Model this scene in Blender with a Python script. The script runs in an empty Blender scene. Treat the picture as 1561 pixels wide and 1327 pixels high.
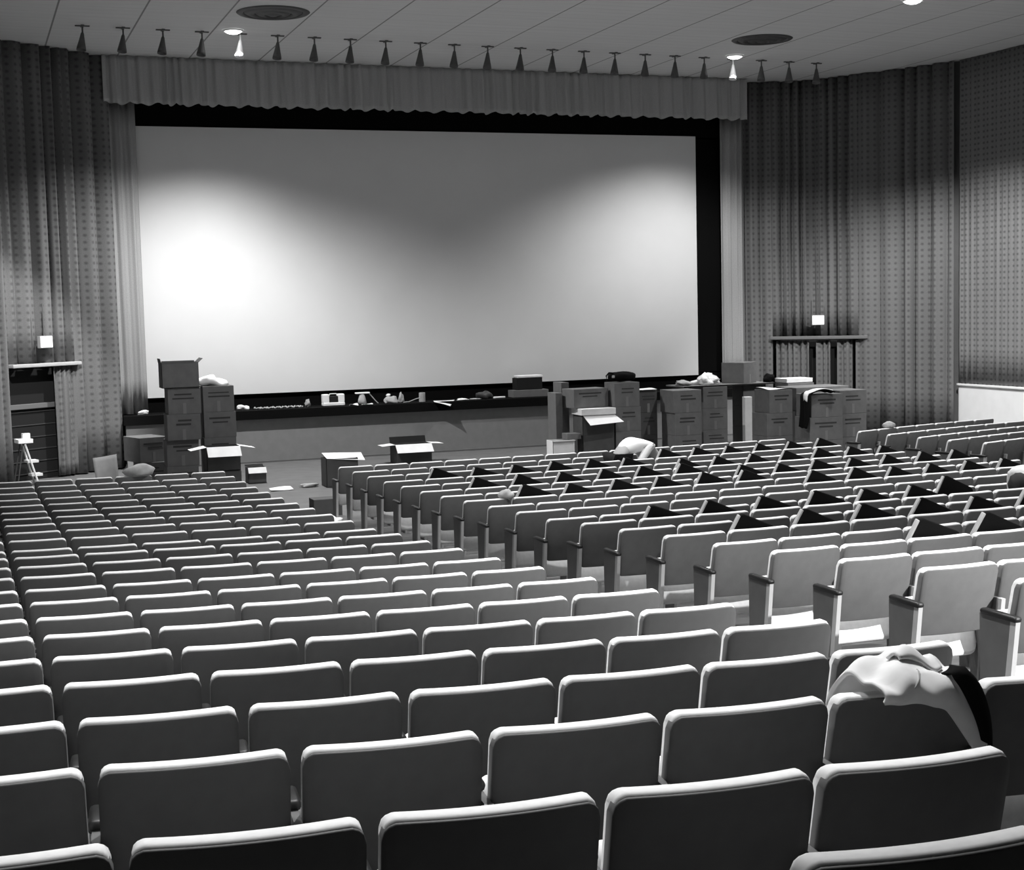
import bpy, bmesh, math, random
from mathutils import Vector, Matrix
rnd = random.Random(7)
SC = bpy.context.scene
COL = SC.collection
H0 = 3.19                      # height of the camera lens above the flat floor in front of the stage
PI = math.pi

# ------------------------------------------------------------------ materials
def mat(name, v, rough=.7, vary=.0, scale=8., spec=.25, tint=(1, 1, 1)):
    m = bpy.data.materials.new(name); m.use_nodes = True
    nt = m.node_tree; b = nt.nodes['Principled BSDF']
    b.inputs['Roughness'].default_value = rough
    b.inputs['Specular IOR Level'].default_value = spec
    c = (v * tint[0], v * tint[1], v * tint[2], 1)
    b.inputs['Base Color'].default_value = c
    if vary:
        tc = nt.nodes.new('ShaderNodeTexCoord'); n = nt.nodes.new('ShaderNodeTexNoise')
        n.inputs['Scale'].default_value = scale; n.inputs['Detail'].default_value = 5
        r = nt.nodes.new('ShaderNodeMapRange')
        r.inputs['To Min'].default_value = v * (1 - vary); r.inputs['To Max'].default_value = v * (1 + vary)
        r.inputs['From Min'].default_value = .3; r.inputs['From Max'].default_value = .7
        nt.links.new(tc.outputs['Object'], n.inputs['Vector']); nt.links.new(n.outputs['Fac'], r.inputs['Value'])
        nt.links.new(r.outputs['Result'], b.inputs['Base Color'])
    return m

def emit(name, v, strength):
    m = bpy.data.materials.new(name); m.use_nodes = True
    b = m.node_tree.nodes['Principled BSDF']
    b.inputs['Base Color'].default_value = (v, v, v, 1)
    b.inputs['Emission Color'].default_value = (1, 1, 1, 1); b.inputs['Emission Strength'].default_value = strength
    return m

def mth(nt, op, a, b=None, c=None):
    n = nt.nodes.new('ShaderNodeMath'); n.operation = op
    for i, x in enumerate((a, b, c)):
        if x is None: continue
        if isinstance(x, (int, float)): n.inputs[i].default_value = x
        else: nt.links.new(x, n.inputs[i])
    return n.outputs[0]

def cloth_mat(name, v, dots=True, px=.15, pz=.14, depth=.42):
    """woven curtain cloth with rows of small dark motifs (UV in metres along the cloth)"""
    m = mat(name, v, .9, spec=.05); nt = m.node_tree; b = nt.nodes['Principled BSDF']
    uv = nt.nodes.new('ShaderNodeUVMap'); s = nt.nodes.new('ShaderNodeSeparateXYZ')
    nt.links.new(uv.outputs['UV'], s.inputs[0])
    n = nt.nodes.new('ShaderNodeTexNoise'); n.inputs['Scale'].default_value = 55; n.inputs['Detail'].default_value = 3
    nt.links.new(uv.outputs['UV'], n.inputs['Vector'])
    base = mth(nt, 'MULTIPLY_ADD', n.outputs['Fac'], v * .5, v * .75)
    if dots:
        fu = mth(nt, 'SUBTRACT', mth(nt, 'FRACT', mth(nt, 'DIVIDE', s.outputs[0], px)), .5)
        fv = mth(nt, 'SUBTRACT', mth(nt, 'FRACT', mth(nt, 'DIVIDE', s.outputs[1], pz)), .5)
        d = mth(nt, 'SQRT', mth(nt, 'ADD', mth(nt, 'MULTIPLY', fu, fu), mth(nt, 'MULTIPLY', fv, fv)))
        k = nt.nodes.new('ShaderNodeMapRange'); k.inputs['From Min'].default_value = .08; k.inputs['From Max'].default_value = .32
        k.inputs['To Min'].default_value = 1 - depth; k.inputs['To Max'].default_value = 1
        nt.links.new(d, k.inputs['Value'])
        base = mth(nt, 'MULTIPLY', base, k.outputs['Result'])
    nt.links.new(base, b.inputs['Base Color'])
    return m

M = {}
M['fabric'] = mat('pale seat upholstery', .74, .85, .05, 30, .1)
M['shell'] = mat('grey seat back shell', .125, .6, .06, 14, .2)
M['metal'] = mat('pale painted metal', .42, .5, .05, 10)
M['standard'] = mat('grey painted steel', .11, .5, .06, 10)
M['black'] = mat('black plastic', .012, .45, spec=.3)
M['pad'] = mat('black upholstery cloth', .008, .9, spec=.05)
M['ceiling'] = mat('ceiling board', .55, .9)
M['floor'] = mat('concrete floor', .13, .75, .12, 3)
M['plaster'] = mat('grey painted wall', .14, .85, .05, 6)
M['stage'] = mat('grey stage front', .25, .85, .05, 6)
M['dark'] = mat('dark paint', .02, .8, spec=.1)
M['mask'] = mat('black masking cloth', .006, .95, spec=.02)
M['wood'] = mat('black stage edge', .006, .8, spec=.05)
M['screen'] = mat('white screen', .74, .9, .015, 1.5, .05)
M['wains'] = mat('white wainscot', .8, .6, .03, 4)
M['curtain'] = cloth_mat('patterned curtain cloth', .165)
M['flat'] = cloth_mat('patterned wall cloth', .20, px=.145, pz=.125, depth=.5)
M['leg'] = cloth_mat('plain stage drape', .36, dots=False)
M['valance'] = cloth_mat('valance cloth', .42, dots=False)
M['card'] = mat('brown cardboard', .16, .85, .08, 7, .1)
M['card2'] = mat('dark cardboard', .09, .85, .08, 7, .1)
M['cardin'] = mat('pale cardboard lining', .78, .85, .05, 7, .1)
M['tape'] = mat('packing tape', .2, .4)
M['print'] = mat('printed ink', .05, .8)
M['paper'] = mat('white paper', .85, .8, .04, 12, .1)
M['greycloth'] = mat('grey cloth', .38, .95, .1, 12, .05)
M['beige'] = mat('pale jacket cloth', .66, .95, .08, 9, .05)
M['white'] = mat('white cloth', .86, .9, .03, 10, .05)
M['skin'] = mat('skin', .42, .6)
M['hair'] = mat('dark hair', .02, .7)
M['trousers'] = mat('dark trousers', .02, .9, spec=.05)
M['vent'] = mat('dark metal vent', .06, .5, .1, 6)
M['can'] = mat('dark grey lamp housing', .11, .5)
M['canlit'] = mat('lamp housing painted as lit', .8, .4)  # same housing as can, colour raised to look lit by the lamp nearby
M['sign'] = emit('lit sign face', .9, .9)
M['lamp'] = emit('lamp glass', .9, 9.)
M['alum'] = mat('pale aluminium', .7, .4)

# ceiling boards: long dark joints every 1.45 m, faint narrow cross joints
def ceiling_nodes():
    m = M['ceiling']; nt = m.node_tree; b = nt.nodes['Principled BSDF']
    tc = nt.nodes.new('ShaderNodeTexCoord'); s = nt.nodes.new('ShaderNodeSeparateXYZ'); nt.links.new(tc.outputs['Object'], s.inputs[0])
    def line(sock, period, off, w, dark):
        f = mth(nt, 'FRACT', mth(nt, 'DIVIDE', mth(nt, 'SUBTRACT', sock, off), period))
        a = mth(nt, 'ABSOLUTE', mth(nt, 'SUBTRACT', f, .5))
        t = mth(nt, 'GREATER_THAN', a, .5 - w / period)
        return mth(nt, 'MULTIPLY_ADD', t, -dark, 1)
    l1 = line(s.outputs[0], 1.452, 1.8, .016, .62)
    l2 = line(s.outputs[1], .305, .1, .012, .10)
    n = nt.nodes.new('ShaderNodeTexNoise'); n.inputs['Scale'].default_value = 3; n.inputs['Detail'].default_value = 6
    mp = nt.nodes.new('ShaderNodeMapping'); mp.inputs['Scale'].default_value = (.25, 6, 1)
    nt.links.new(tc.outputs['Object'], mp.inputs['Vector']); nt.links.new(mp.outputs['Vector'], n.inputs['Vector'])
    v = mth(nt, 'MULTIPLY_ADD', n.outputs['Fac'], .14, .60)
    nt.links.new(mth(nt, 'MULTIPLY', mth(nt, 'MULTIPLY', v, l1), l2), b.inputs['Base Color'])
ceiling_nodes()

# ------------------------------------------------------------------ mesh helpers
def obj(name, bm, m, parent=None, smooth=False, loc=None):
    me = bpy.data.meshes.new(name)
    if smooth:
        for f in bm.faces: f.smooth = True
    bm.normal_update(); bm.to_mesh(me); bm.free()
    me.materials.append(M[m] if isinstance(m, str) else m)
    o = bpy.data.objects.new(name, me); COL.objects.link(o)
    if parent: o.parent = parent
    if loc: o.location = loc
    return o

def tag(o, label, cat, group=None, kind=None):
    o['label'] = label; o['category'] = cat
    if group: o['group'] = group
    if kind: o['kind'] = kind
    return o

def thing(name, label, cat, loc=(0, 0, 0), rz=0, group=None):
    o = bpy.data.objects.new(name, None); COL.objects.link(o); o.empty_display_size = .1
    o.location = loc; o.rotation_euler = (0, 0, rz)
    return tag(o, label, cat, group)

def struct(name, bm, m, smooth=False):
    o = obj(name, bm, m, None, smooth); o['kind'] = 'structure'; return o

def box(bm, x0, x1, y0, y1, z0, z1, bev=0., mx=None):
    r = bmesh.ops.create_cube(bm, size=1)
    vs = r['verts']
    for v in vs:
        v.co = Vector(((x0 + x1) / 2 + v.co.x * (x1 - x0), (y0 + y1) / 2 + v.co.y * (y1 - y0), (z0 + z1) / 2 + v.co.z * (z1 - z0)))
    if bev:
        es = list({e for v in vs for e in v.link_edges})
        r2 = bmesh.ops.bevel(bm, geom=es, offset=bev, segments=2, affect='EDGES', profile=.5)
        vs = list({v for f in r2['faces'] for v in f.verts} | {v for v in vs if v.is_valid})
    if mx is not None:
        for v in vs: v.co = mx @ v.co
    return bm

def BX(*a, **k): return box(bmesh.new(), *a, **k)

def tube(bm, pts, rad, n=8, caps=True):
    rings = []
    pts = [Vector(p) for p in pts]
    for i, p in enumerate(pts):
        d = (pts[min(i + 1, len(pts) - 1)] - pts[max(i - 1, 0)]).normalized()
        u = d.cross(Vector((0, 0, 1)));
        if u.length < 1e-3: u = d.cross(Vector((1, 0, 0)))
        u.normalize(); w = d.cross(u)
        r = rad[i] if isinstance(rad, (list, tuple)) else rad
        rings.append([bm.verts.new(p + (u * math.cos(2 * PI * k / n) + w * math.sin(2 * PI * k / n)) * r) for k in range(n)])
    for a, b in zip(rings, rings[1:]):
        for k in range(n): bm.faces.new((a[k], a[(k + 1) % n], b[(k + 1) % n], b[k]))
    if caps:
        bm.faces.new(rings[0][::-1]); bm.faces.new(rings[-1])
    return bm

def lathe(bm, prof, n=32, mx=None, caps=(False, False)):
    rings = []
    for r, z in prof:
        rings.append([bm.verts.new(Vector((r * math.cos(2 * PI * k / n), r * math.sin(2 * PI * k / n), z))) for k in range(n)])
    for a, b in zip(rings, rings[1:]):
        for k in range(n): bm.faces.new((a[k], a[(k + 1) % n], b[(k + 1) % n], b[k]))
    if caps[0]: bm.faces.new(rings[0][::-1])
    if caps[1]: bm.faces.new(rings[-1])
    if mx is not None:
        for rg in rings:
            for v in rg: v.co = mx @ v.co
    return bm

def slab(bm, w, v0, v1, t, rc, sag, yc, lean, nseg=16, rt=.012, z0=None, top_sag=0):
    """upholstered slab: width w, from v0 to v1 up its own plane, thickness t towards +y, corner radius rc,
    bowed by sag (middle towards -y), foot pushed forward by lean (dy per dz) below v1; yc is y of its rear face at the top"""
    us = []
    for i in range(nseg + 1):
        us.append(-w / 2 + w * i / nseg)
    for s in (-1, 1):
        for a in (.15, .4, .75): us.append(s * (w / 2 - rc * a))
    us = sorted(set(round(u, 5) for u in us))
    rings = []
    for u in us:
        e = w / 2 - abs(u)
        d = 0 if e >= rc else rc - math.sqrt(max(0, rc * rc - (rc - e) ** 2))
        lo, hi = v0 + d, v1 - d - top_sag * (1 - (2 * u / w) ** 2)
        yo = yc - sag * (1 - (2 * u / w) ** 2)
        prof = [(lo + rt, 0), (lo + rt * .3, rt * .3), (lo, rt), (lo, t - rt), (lo + rt * .3, t - rt * .3), (lo + rt, t),
                (hi - rt, t), (hi - rt * .3, t - rt * .3), (hi, t - rt), (hi, rt), (hi - rt * .3, rt * .3), (hi - rt, 0)]
        ring = []
        for v, dd in prof:
            ring.append(bm.verts.new(Vector((u, yo + dd + (v1 - v) * lean, v))))
        rings.append(ring)
    n = len(rings[0])
    for a, b in zip(rings, rings[1:]):
        for k in range(n): bm.faces.new((a[k], b[k], b[(k + 1) % n], a[(k + 1) % n]))
    bm.faces.new(rings[0]); bm.faces.new(rings[-1][::-1])
    bmesh.ops.recalc_face_normals(bm, faces=bm.faces)
    return bm

def copy_tree(root):
    r = root.copy(); COL.objects.link(r)
    for ch in root.children:
        c = ch.copy(); COL.objects.link(c); c.parent = r
        for g in ch.children:
            d = g.copy(); COL.objects.link(d); d.parent = c
    return r

# ------------------------------------------------------------------ the rake of the floor and the rows
ZT = [-1.171, -1.248, -1.338, -1.419, -1.502, -1.579, -1.656, -1.726, -1.797, -1.854, -1.916, -1.975, -2.046, -2.080, -2.122,
      -2.162, -2.205, -2.242, -2.268, -2.295, -2.310, -2.325, -2.336]           # top of the seat backs, row by row from the back
Y0, SP = 3.03, .86747
SEAT_H = .85
def zt(k): return (-1.035 if k < 0 else ZT[k]) + H0
def yrow(k, x, blk):
    y = Y0 + k * SP
    if blk == 'L': return y - .0589 * (x - 3.5) + .00873 * (x - 3.5) ** 2
    return y - .063 - .01554 * k - .00997 * (x - 5.156) + .00484 * (x - 5.156) ** 2
prof = [(-4.2, zt(-1) - SEAT_H + .45), (-.6, zt(-1) - SEAT_H + .14), (Y0 - SP, zt(-1) - SEAT_H)] + [(Y0 + k * SP, zt(k) - SEAT_H) for k in range(23)] + [(23.6, 0), (34.5, 0)]
bm = bmesh.new(); rows = []
for y, z in prof: rows.append([bm.verts.new((x, y, max(z, 0))) for x in (-1.6, 3.7, 5.0, 13.2, 14.5, 22.6)])
for a, b in zip(rows, rows[1:]):
    for i in range(5): bm.faces.new((a[i], a[i + 1], b[i + 1], b[i]))
struct('floor', bm, 'floor')
def floor_z(y):
    for (a, za), (b, zb) in zip(prof, prof[1:]):
        if a <= y <= b: return max(0, za + (zb - za) * (y - a) / (b - a))
    return 0

# ------------------------------------------------------------------ shell of the room
ZC = 5.307 + H0
bm = bmesh.new(); box(bm, -1.8, 22.8, -4.4, 35.2, ZC, ZC + .15); o = struct('ceiling', bm, 'ceiling')
def wall_path(name, pts, z0, z1, m, th=.12, out=1):
    bm = bmesh.new(); L = []
    n = len(pts)
    P = [Vector((p[0], p[1], 0)) for p in pts]
    for i, p in enumerate(P):
        d = (P[min(i + 1, n - 1)] - P[max(i - 1, 0)]).normalized(); nn = Vector((-d.y, d.x, 0)) * out * th
        L.append([bm.verts.new(p + Vector((0, 0, z0))), bm.verts.new(p + Vector((0, 0, z1))), bm.verts.new(p + nn + Vector((0, 0, z1))), bm.verts.new(p + nn + Vector((0, 0, z0)))])
    for a, b in zip(L, L[1:]):
        for k in range(4): bm.faces.new((a[k], b[k], b[(k + 1) % 4], a[(k + 1) % 4]))
    bm.faces.new(L[0]); bm.faces.new(L[-1][::-1])
    bmesh.ops.recalc_face_normals(bm, faces=bm.faces)
    return struct(name, bm, m)
PL = [(-1.15, -4), (-1.15, 24), (-1.1, 26.2), (-.75, 28.3), (-.1, 29.6), (.8, 30.6), (1.8, 31.35), (2.75, 32.05), (3.2, 32.9), (3.2, 34)]
PR = [(17.75, 34), (17.75, 33.1), (18.3, 32.95), (19.3, 32.6), (19.95, 32.1), (20.45, 31.1), (21.1, 29.9), (21.55, 28.7), (21.62, 28.2), (21.62, 26), (21.62, -4)]
wall_path('wall_left', PL, -.1, ZC, 'plaster', out=1)
wall_path('wall_right', PR, -.1, ZC, 'plaster', out=1)
struct('wall_back', BX(-1.5, 22, -4.3, -4.15, -.1, ZC), 'plaster')
struct('wall_front', BX(2.5, 18.5, 34.2, 34.35, -.1, ZC), 'dark')
struct('wall_stage', BX(3.05, 17.9, 31.5, 31.6, -.02, .95), 'stage')
o = struct('trim_1', BX(3.0, 17.95, 31.40, 31.58, .93, 1.125, .008), 'wood')                 # black stage edge
struct('stage_floor', BX(3.05, 17.9, 31.55, 34.2, 1.0, 1.105), 'wood')
struct('baseboard_front', BX(3.1, 17.8, 31.475, 31.51, 0, .035, .004), 'plaster')

# screen, masking
scr = bmesh.new(); box(scr, 3.62, 16.76, 32.50, 32.52, -1.77 + H0, 3.97 + H0)
tag(obj('cinema_screen', scr, 'screen'), 'large white cinema screen in black masking above the low stage', 'screen')
mk = thing('screen_masking', 'black cloth masking around the white cinema screen', 'masking', (10.2, 32.6, 1.105))
def loc_box(par, name, m, x0, x1, y0, y1, z0, z1, bev=0.):
    p = par.location
    return obj(name, BX(x0 - p.x, x1 - p.x, y0 - p.y, y1 - p.y, z0 - p.z, z1 - p.z, bev), m, par)
loc_box(mk, 'top_border', 'mask', 3.2, 17.75, 32.56, 32.64, 3.9 + H0, 4.9 + H0)
loc_box(mk, 'bottom_border', 'mask', 3.2, 17.75, 32.56, 32.64, 1.105, -1.7 + H0)
loc_box(mk, 'side_border', 'mask', 3.2, 3.66, 32.56, 32.64, -1.72 + H0, 3.95 + H0)
loc_box(mk, 'side_border', 'mask', 16.72, 17.75, 32.56, 32.64, -1.72 + H0, 3.95 + H0)

# ------------------------------------------------------------------ curtains
def resample(pts, step):
    out = []; s = 0
    P = [Vector((p[0], p[1])) for p in pts]
    # smooth corners (Chaikin)
    for _ in range(2):
        Q = [P[0]]
        for a, b in zip(P, P[1:]): Q += [a * .75 + b * .25, a * .25 + b * .75]
        Q.append(P[-1]); P = Q
    acc = 0; out = [(P[0], 0)]
    for a, b in zip(P, P[1:]):
        L = (b - a).length
        if L < 1e-6: continue
        t = step - acc
        while t <= L:
            s += step; out.append((a + (b - a) * (t / L), s)); t += step
        acc = L - (t - step)
    return out

def drape(pts, z0, z1, amp=.07, wl=.34, inward=1, seed=1, step=.022, nz=9, gather=None, hem=0., flare=0., sharp=1.0):
    """pleated hanging cloth along a plan path; returns a bmesh with UVs in metres of cloth"""
    r = random.Random(seed); bm = bmesh.new(); uvl = bm.loops.layers.uv.new('UVMap')
    S = resample(pts, step)
    ph, phs = 0, []
    cur = wl
    for i in range(len(S)):
        if i % max(1, int(wl / step)) == 0: cur = wl * r.uniform(.6, 1.5)
        ph += step / cur * 2 * PI; phs.append(ph)
    amps = []; A = amp
    for i in range(len(S)):
        if i % max(1, int(wl / step)) == 0: A2 = amp * r.uniform(.45, 1.35)
        A = A * .93 + A2 * .07; amps.append(A)
    ud = 0; prev = None; cols = []
    for i, (p, s) in enumerate(S):
        a = S[max(0, i - 2)][0]; b = S[min(len(S) - 1, i + 2)][0]
        t = (b - a).normalized(); n = Vector((-t.y, t.x)) * inward
        col = []
        for j in range(nz + 1):
            f = j / nz
            if sharp < 1:        # round bulges with narrow deep valleys
                w = 1.7 * abs(math.sin(.5 * phs[i] + .16 * math.sin(f * 2.1 + i * .011))) ** sharp - 1
                q = p + n * amps[i] * (1 + flare * (1 - f)) * (w + .10 * math.sin(phs[i] * 2.3 + 1.3 * f))
            else:
                w = math.sin(phs[i] + .35 * math.sin(f * 2.1 + i * .011))
                q = p + n * amps[i] * (1 + flare * (1 - f)) * (w + .35 * math.sin(phs[i] * 2.3 + 1.3 * f))
            z = z0 + (z1 - z0) * f
            if hem and j == 0: z += hem * math.sin(phs[i] * .5) * .6 + hem * .4 * math.sin(phs[i])
            if gather:
                c = Vector(gather); q = q + (c - q) * (.0 if f > .9 else (1 - f) ** 1.5 * .0)
            col.append(Vector((q.x, q.y, z)))
        if prev is not None: ud += (col[0] - prev).length * .55 + step * .45
        prev = col[0].copy()
        cols.append(([bm.verts.new(c) for c in col], ud))
    for (a, ua), (b, ub) in zip(cols, cols[1:]):
        for j in range(nz):
            f = bm.faces.new((a[j], b[j], b[j + 1], a[j + 1])); f.smooth = True
            for lp, (u, v) in zip(f.loops, ((ua, a[j].co.z), (ub, b[j].co.z), (ub, b[j + 1].co.z), (ua, a[j + 1].co.z))): lp[uvl].uv = (u, v)
    return bm

def cloth_obj(name, bm, m, parent=None):
    o = obj(name, bm, m, parent)
    s = o.modifiers.new('thickness', 'SOLIDIFY'); s.thickness = .006
    return o

HEAD = -.94 + H0                # height of the two exit headers
ZV0, ZV1 = 4.335 + H0, ZC
# valance and the two narrow stage drapes
tag(cloth_obj('curtain_valance', drape([(2.92, 31.75), (10, 31.95), (17.9, 32.05)], ZV0, ZV1 - .01, .045, .26, -1, 3, hem=.035), 'valance'),
    'long pleated grey valance hanging from the ceiling above the screen', 'valance')
tag(cloth_obj('stage_drape', drape([(2.98, 32.05), (3.62, 32.25)], 1.12, ZV0 + .15, .05, .19, -1, 5), 'leg'),
    'narrow pale pleated drape beside the screen, behind the five-high carton stack', 'curtain')
tag(cloth_obj('stage_drape', drape([(17.28, 32.3), (18.05, 32.5)], 1.12, ZV0 + .15, .05, .2, -1, 6), 'leg'),
    'narrow pale pleated drape beside the black masking on the jacket side of the stage', 'curtain')
# patterned side curtains: full height except over the exits
LA = [(-1.0, 20.0), (-1.0, 26.0), (-.62, 28.2), (.05, 29.45), (.80, 30.32)]
LB = [(.72, 30.26), (1.1, 30.56), (2.12, 31.29)]
LC = [(1.98, 31.18), (2.45, 31.52), (2.98, 31.98)]
t = thing('wall_curtain', 'tall patterned pleated curtain around the exit with the step ladder', 'curtain', (1.4, 30.7, 0))
def at_parent(o):
    o.matrix_parent_inverse = Matrix.Translation(-o.parent.location); return o
at_parent(cloth_obj('side_panel', drape(LA, .03, ZC - .01, .15, .40, -1, 11, sharp=.7, step=.016), 'curtain', t))
at_parent(cloth_obj('over_door_panel', drape(LB, HEAD + .02, ZC - .01, .14, .38, -1, 12, sharp=.7, step=.016), 'curtain', t))
at_parent(cloth_obj('side_panel', drape(LC, .03, ZC - .01, .15, .40, -1, 17, sharp=.7, step=.016), 'curtain', t))
RA = [(17.95, 32.62), (18.26, 32.6), (18.75, 32.35)]
RB = [(18.62, 32.42), (19.35, 32.1), (19.7, 31.75), (20.28, 30.75)]
RC = [(20.2, 30.88), (20.9, 29.7), (21.35, 28.62)]
t = thing('wall_curtain', 'tall patterned pleated curtain around the exit behind the piled cartons', 'curtain', (19.8, 31, 0))
at_parent(cloth_obj('side_panel', drape(RA, .03, ZC - .01, .12, .34, -1, 21, sharp=.7, step=.016), 'curtain', t))
at_parent(cloth_obj('over_door_panel', drape(RB, HEAD + .02, ZC - .01, .12, .34, -1, 22, sharp=.7, step=.016), 'curtain', t))
at_parent(cloth_obj('side_panel', drape(RC, .03, ZC - .01, .16, .42, -1, 23, sharp=.7, step=.016), 'curtain', t))
# nearly flat cloth on the side wall above a white wainscot
tag(cloth_obj('wall_cloth', drape([(21.42, 28.55), (21.5, 27), (21.5, 17.5)], -2.02 + H0, ZC - .01, .014, .3, -1, 31), 'flat'),
    'dotted wall cloth stretched above the white wainscot', 'wall covering')
struct('trim_2', BX(21.44, 21.62, 17.5, 28.62, 0, -2.03 + H0), 'wains')
struct('trim_3', BX(21.40, 21.62, 17.5, 28.64, -2.05 + H0, -2.005 + H0, .006), 'wains')

# exits: dark recess, header, door
def oriented(p0, p1):
    a = Vector((p0[0], p0[1], 0)); b = Vector((p1[0], p1[1], 0)); d = b - a
    return a, d.length, math.atan2(d.y, d.x)
a, Ln, an = oriented((.80, 30.27), (2.06, 31.19))
t = thing('door_1', 'dark exit door below the pale header among the patterned curtains', 'door', a, an); t['kind'] = 'structure'
obj('door_leaf', BX(.02, Ln - .02, .17, .22, .01, HEAD - .06), 'dark', t)
bm = bmesh.new()
for k, z in enumerate((.12, .36, .60, .84, 1.08, 1.34)): box(bm, .05, Ln - .05, .155, .172, z, z + .02)
obj('door_rail', bm, mat('door rail', .05, .6), t)
obj('transom_bar', BX(.02, Ln - .25, .10, .17, HEAD - .84, HEAD - .74, .01), mat('transom', .14, .6), t)
h = obj('header', BX(-.04, Ln + .06, -.17, .02, HEAD - .02, HEAD + .05, .015), 'metal', t)
tag(cloth_obj('door_curtain', drape([(1.62, 30.84), (2.05, 31.15)], .04, HEAD - .03, .045, .15, -1, 41, flare=.4), 'curtain'),
    'patterned curtain drawn aside in the exit doorway behind the step ladder', 'curtain')
a, Ln2, an2 = oriented((18.72, 32.27), (20.32, 30.66))
t = thing('door_2', 'dark exit door behind hanging curtains and piled cartons', 'door', a, an2); t['kind'] = 'structure'
obj('door_leaf', BX(.02, Ln2 - .02, .20, .25, .01, HEAD - .05), 'dark', t)
obj('header', BX(-.06, Ln2 + .06, -.12, .02, HEAD - .03, HEAD + .05, .015), mat('header wood', .16, .6), t)
segs = [(.03, .36, 51), (.42, .62, 52), (.70, .80, 53)]
def lerp2(f): return (18.75 + (20.32 - 18.75) * f, 32.30 + (30.70 - 32.30) * f)
for i, (f0, f1, sd) in enumerate(((.03, .40, 51), (.47, .63, 52), (.70, .86, 53), (.90, .99, 54))):
    tag(cloth_obj('door_curtain', drape([lerp2(f0), lerp2(f1)], .04, HEAD - .06, .04, .17, -1, sd), 'curtain'),
        ['widest of the four curtain strips hanging under the dark exit header', 'second of the four curtain strips under the dark exit header, next to the widest',
         'third of the four curtain strips under the dark exit header', 'narrowest of the four curtain strips under the dark exit header'][i], 'curtain', 'curtain strips under the dark exit header')
# exit signs
def exit_sign(p, rz, label):
    t = thing('exit_sign', label, 'sign', p, rz)
    obj('housing', BX(-.15, .15, -.02, .07, -.12, .12, .01), 'metal', t)
    obj('lit_face', BX(-.135, .135, -.034, -.018, -.105, .105, .004), 'sign', t)
    obj('bracket', BX(-.02, .02, .06, .42, -.03, .03), 'can', t)
    obj('conduit', tube(bmesh.new(), [(0, .05, .11), (0, .05, .75)], .012), 'can', t)
exit_sign((1.50, 30.42, -.475 + H0), an, 'small white lit sign above the exit doorway with the step ladder')
exit_sign((19.42, 31.35, -.505 + H0), an2 + .35, 'small white lit sign above the dark exit header behind the cartons')

# ------------------------------------------------------------------ theatre seats
LEAN = .24
def seat_proto(w):
    t = bpy.data.objects.new('theatre_seat', None); COL.objects.link(t); t.empty_display_size = .1
    bk = obj('backrest', slab(bmesh.new(), w - .040, .44, .85, .066, .035, .030, .0, LEAN, rt=.014), 'fabric', t, True)
    obj('back_shell', slab(bmesh.new(), w - .030, .43, .841, .045, .042, .030, -.006, LEAN + .0, rt=.006), 'shell', bk, True)
    obj('seat_cushion', slab(bmesh.new(), w - .055, .25, .62, .085, .05, .0, .262, -.24, nseg=8, rt=.03), 'fabric', t, True)
    return t
def standard_mesh(bm):
    # flat side standard, wider at the arm
    ys0, ys1 = (.06, .265), (-.03, .275)
    vs = []
    for z, (a, b) in ((-.06, ys0), (.63, ys1)):
        for x in (-.0125, .0125):
            vs.append([bm.verts.new((x, a + .045, z)), bm.verts.new((x, b, z))])
    (a0, a1), (b0, b1), (c0, c1), (d0, d1) = vs
    for f in ((a0, a1, c1, c0), (b0, d0, d1, b1), (a0, c0, d0, b0), (a1, b1, d1, c1), (c0, c1, d1, d0), (a0, b0, b1, a1)): bm.faces.new(f)
    bmesh.ops.recalc_face_normals(bm, faces=bm.faces)
    return bm
def edge_mesh(bm):
    vs = []
    for z, a in ((-.06, .06), (.63, -.03)):
        vs += [bm.verts.new((x, a + dy, z)) for x, dy in ((-.0145, 0), (.0145, 0), (.0145, .045), (-.0145, .045))]
    for k in range(4): bm.faces.new((vs[k], vs[(k + 1) % 4], vs[4 + (k + 1) % 4], vs[4 + k]))
    bm.faces.new(vs[:4][::-1]); bm.faces.new(vs[4:])
    bmesh.ops.recalc_face_normals(bm, faces=bm.faces)
    return bm
STD = obj('standard', standard_mesh(bmesh.new()), 'standard')
EDG = obj('edge_strip', edge_mesh(bmesh.new()), 'metal')
ARM = obj('armrest', BX(-.026, .026, -.035, .265, .625, .66, .015), 'black', None, True)
ARM2 = obj('armrest', BX(-.024, .024, .135, .30, .625, .66, .015), 'black', None, True)
for o in (STD, EDG, ARM, ARM2): COL.objects.unlink(o)
PROTO = {}
def add_side(root, x, arm=None):
    s = STD.copy(); COL.objects.link(s); s.parent = root; s.location = (x, 0, 0)
    e = EDG.copy(); COL.objects.link(e); e.parent = s
    r = (arm or ARM2).copy(); COL.objects.link(r); r.parent = root; r.location = (x, 0, 0)
REST = []
def make_seat(x0, x1, k, blk, label, group, first, last, y=None, rz=None, z=None, rest=False):
    xm = (x0 + x1) / 2
    if y is None:
        y = yrow(k, xm, blk); rz = math.atan((yrow(k, x1, blk) - yrow(k, x0, blk)) / (x1 - x0)); z = zt(k) - SEAT_H
    w = math.floor((x1 - x0) / math.cos(rz) * 100 + .25) / 100 if blk != 'W' else .53
    if w not in PROTO: PROTO[w] = seat_proto(w); root = PROTO[w]
    else:
        root = bare_copy(PROTO[w])
    root.location = (xm, y, z); root.rotation_euler = (0, 0, rz)
    root.location = (xm, y, z); root.rotation_euler = (0, 0, rz)
    if rest:
        add_side(root, -w / 2)
        if last: add_side(root, w / 2 + .022, ARM)
        REST.append(root); return root
    add_side(root, -w / 2 - (.022 if first else 0), ARM if first else None)
    if last: add_side(root, w / 2 + .022, ARM)
    tag(root, label, 'seat', group)
    return root
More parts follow.
